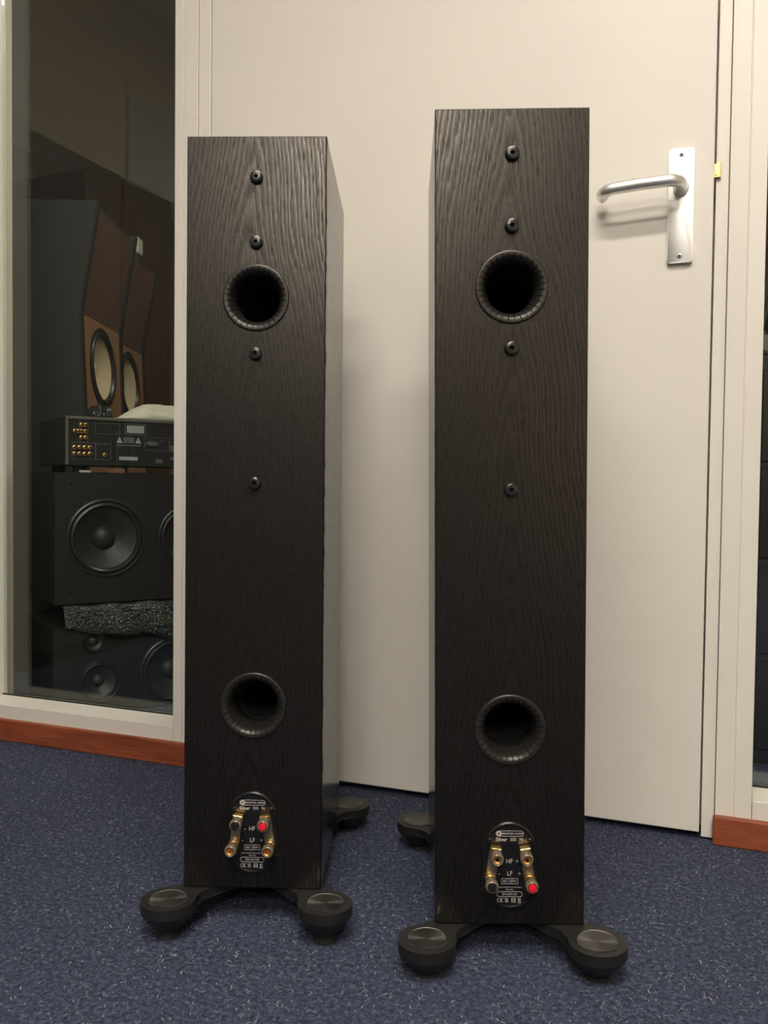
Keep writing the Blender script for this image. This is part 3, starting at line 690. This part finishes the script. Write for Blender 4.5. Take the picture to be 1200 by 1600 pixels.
bm = bmesh.new(); text_bm(bm, 'CE', 0.268, 0.649-zb, 0.011, -0.0004, sx=0.9); obj('mark', bm, LABEL_GREY, t)
bm = bmesh.new(); prism(bm, [(0.203, 0.6800-zb), (0.224, 0.6800-zb), (0.227, 0.6905-zb), (0.200, 0.6905-zb)], 0, -0.006, 'XZ', 0.0008); bx(bm, 0.1965, 0.2000, -0.005, 0, 0.682-zb, 0.688-zb); bx(bm, 0.2270, 0.2305, -0.005, 0, 0.682-zb, 0.688-zb)
obj('connector', bm, CASING, t)
# strip under the recorder
t = empty('shelf_strip', at(0.02, -0.002, 0.6086), SA); tag(t, 'thin copper and pale strip lying under the disc recorder', 'strip')
obj('pale_end', bx(bmesh.new(), 0.012, 0.040, 0.0, 0.004, 0, 0.006, 0.001), CREAM, t); obj('copper_end', bx(bmesh.new(), 0.082, 0.124, 0.0, 0.004, 0, 0.009, 0.001), COPPER, t)
obj('strip_base', bx(bmesh.new(), 0.0, 0.20, 0.0005, 0.0045, 0, 0.002), EDGE_DK, t)
# cloth and dark film on top of the recorder
def crumple(name, x0, x1, y0, y1, z, hgt, mat, label, cat, seed):
    t = empty(name, at(0, 0, z), SA); rnd = random.Random(seed); ph = [(rnd.uniform(40, 130), rnd.uniform(40, 130), rnd.uniform(0, 6), rnd.uniform(0.3, 1)) for _ in range(6)]
    bm = bmesh.new(); n = 34; g = []
    for i in range(n+1):
        row = []
        for j in range(n+1):
            u, v = i/n, j/n; e = min(u, 1-u, v, 1-v); env = min(1, e*5)**0.6
            k = sum(c*abs(math.sin(a*(u*0.12)+b*(v*0.1)+p)) for a, b, p, c in ph)/4.0
            row.append(bm.verts.new((x0+(x1-x0)*(u+0.03*math.sin(v*14+seed)), y0+(y1-y0)*(v+0.04*math.sin(u*17+seed)), 0.0006+hgt(u)*env*(0.12+0.88*k))))
        g.append(row)
    for i in range(n):
        for j in range(n): bm.faces.new((g[i][j], g[i+1][j], g[i+1][j+1], g[i][j+1]))
    o = obj('sheet', bm, mat, t, True); md = o.modifiers.new('thick', 'SOLIDIFY'); md.thickness = 0.0015; md.offset = 1
    return tag(t, label, cat)
crumple('folded_cloth', 0.135, 0.42, 0.004, 0.15, 0.7475, lambda u: 0.048*min(1, max(0.1, (u-0.02)*4)), CLOTH, 'crumpled white cloth lying on the disc recorder behind the glass', 'cloth', 3)
crumple('plastic_film', 0.065, 0.122, 0.012, 0.10, 0.7475, lambda u: 0.034, DARK_FILM, 'crumpled dark plastic film beside the white cloth on the recorder', 'plastic film', 5)

# ------------------------------------------------------------------ the two tall wood-fronted speakers
def slanted(loc, label):
    """front faces local -Y; profile in local Y/Z: leans outward at the top"""
    A = math.atan2(0.935, -0.355)                 # local +X runs along the baffle, away from the viewer
    t = empty('slanted_speaker', loc, A); tag(t, label, 'speaker', 'pair of tall wood fronted speakers behind the glass')
    Wd, Dp, Ht, zb = 0.415, 0.30, 1.435, 1.10; e = 0.022
    prof = [(0.0, 0.0), (0.030-0.0, zb), (-0.024, Ht), (Dp, Ht), (Dp, 0.0)]
    prof[0] = (-0.016, 0.0)
    def fy(z): return -0.016+0.046*z/zb if z <= zb else 0.030-0.054*(z-zb)/(Ht-zb)
    for x0, x1 in ((0.0, e), (Wd-e, Wd)):
        obj('side_panel', prism(bmesh.new(), prof, x0, x1, 'YZ', 0.001), GREY_SIDE, t)
        obj('edge_band', prism(bmesh.new(), [(-0.0165, 0.0), (0.0295, zb), (-0.0245, Ht), (-0.0180, Ht), (0.036, zb), (-0.010, 0.0)], x0-0.0004, x1+0.0004, 'YZ'), EDGE_DK, t)
    obj('top_panel', bx(bmesh.new(), e, Wd-e, 0.0, Dp, Ht-0.022, Ht), GREY_SIDE, t); obj('rear_board', bx(bmesh.new(), e, Wd-e, Dp-0.02, Dp, 0.0, Ht-0.022), EDGE_DK, t)
    # upper brown baffle
    bm = bmesh.new(); y0, y1 = fy(zb)+0.012, fy(Ht)+0.012
    prism(bm, [(y0, zb), (y1, Ht-0.022), (y1+0.016, Ht-0.022), (y0+0.016, zb)], e, Wd-e, 'YZ'); obj('upper_baffle', bm, WOOD_BROWN, t)
    # lower tan baffle with a hole for the driver
    hz = 0.955; bm = bmesh.new(); es = []
    for lp in ([(e, 0.0), (Wd-e, 0.0), (Wd-e, zb), (e, zb)], circle(Wd/2, hz, 0.118, 48)):
        vs = [bm.verts.new((a, fy(b)+0.006, b)) for a, b in lp]
        for i in range(len(vs)): es.append(bm.edges.new((vs[i], vs[(i+1) % len(vs)])))
    bmesh.ops.triangle_fill(bm, edges=es, use_beauty=True, normal=(0, -1, 0)); o = obj('lower_baffle', bm, WOOD_TAN, t)
    driver(t, Wd/2, fy(hz)+0.006, hz, 0.130, CONE_PALE, 'woofer', tilt=-math.atan(0.046/zb), dome=0.22, rim=EDGE_DK)
    return t
slanted((-1.790, 0.652, 0), 'tall dark speaker with slanted brown front, nearer the glass')
slanted((-2.030, 1.110, 0), 'tall dark speaker with slanted brown front, behind the first beside the white cloth')
t = empty('cream_box', (-2.115, 1.29, 1.4353), R(20)); tag(t, 'small cream box standing on top of the rear slanted speaker', 'box')
obj('bracket', bx(bmesh.new(), -0.015, 0.015, -0.015, 0.015, 0.0, 0.018), CASING, t); obj('shell', bx(bmesh.new(), -0.03, 0.03, -0.03, 0.03, 0.018, 0.080, 0.006, 3), CREAM, t)
# wardrobe at the back
t = empty('wardrobe', (-3.35, 2.25, 0), R(-6)); tag(t, 'large brown wooden wardrobe standing at the back behind the glass', 'wardrobe')
obj('carcass', bx(bmesh.new(), -0.55, 0.55, -0.28, 0.30, 0.06, 2.08, 0.003), WOOD_BROWN, t)
obj('plinth', bx(bmesh.new(), -0.53, 0.53, -0.26, 0.28, 0.0, 0.06), EDGE_DK, t)
for x0, x1, hx_ in ((-0.545, -0.003, -0.04), (0.003, 0.545, 0.04)):
    dr = obj('door', bx(bmesh.new(), x0, x1, -0.30, -0.281, 0.08, 2.06, 0.003), WOOD_BROWN, t); obj('handle', bx(bmesh.new(), hx_-0.006, hx_+0.006, -0.325, -0.301, 1.0, 1.16, 0.003), ALU_DK, dr)
# black rack glimpsed through the other window
t = empty('equipment_rack', (0.42, 0.72, 0)); tag(t, 'black equipment rack behind the glass strip right of the door', 'rack')
obj('body', bx(bmesh.new(), -0.36, 0.36, -0.22, 0.22, 0.0, 0.87, 0.003), DARK_CAB, t); 
for k in range(4): obj('drawer_front', bx(bmesh.new(), -0.34, 0.34, -0.226, -0.22, 0.03+0.205*k, 0.225+0.205*k, 0.003), BLACK_PLASTIC, t)
t = empty('grey_hood', (0.30, 0.68, 0.8704)); tag(t, 'grey domed hood on the black rack behind the glass strip', 'hood')
obj('shell', prism(bmesh.new(), [(-0.20, 0), (0.22, 0), (0.22, 0.03), (0.14, 0.05), (-0.22, 0.05), (-0.235, 0.03), (-0.225, 0.015)], -0.15, 0.15, 'XZ', 0.006, 2), CASING, t)
t = empty('dark_box', (0.32, 0.68, 0.9208)); tag(t, 'dark purple box stacked on the grey hood', 'box')
obj('carton', bx(bmesh.new(), -0.22, 0.20, -0.13, 0.13, 0.0, 0.043, 0.002), plain('purple_card', (0.055, 0.032, 0.040), 0.6), t); obj('lid_edge', bx(bmesh.new(), -0.222, 0.202, -0.132, 0.132, 0.043, 0.050), EDGE_DK, t)
t = empty('green_box', (0.30, 0.68, 0.9712)); tag(t, 'low olive green box on top of the dark purple box', 'box')
obj('carton', bx(bmesh.new(), -0.21, 0.19, -0.12, 0.12, 0.0, 0.034, 0.002), plain('olive_card', (0.10, 0.105, 0.06), 0.6), t); obj('lid', bx(bmesh.new(), -0.212, 0.192, -0.122, 0.122, 0.034, 0.044, 0.002), plain('olive_card_lid', (0.12, 0.12, 0.08), 0.6), t)
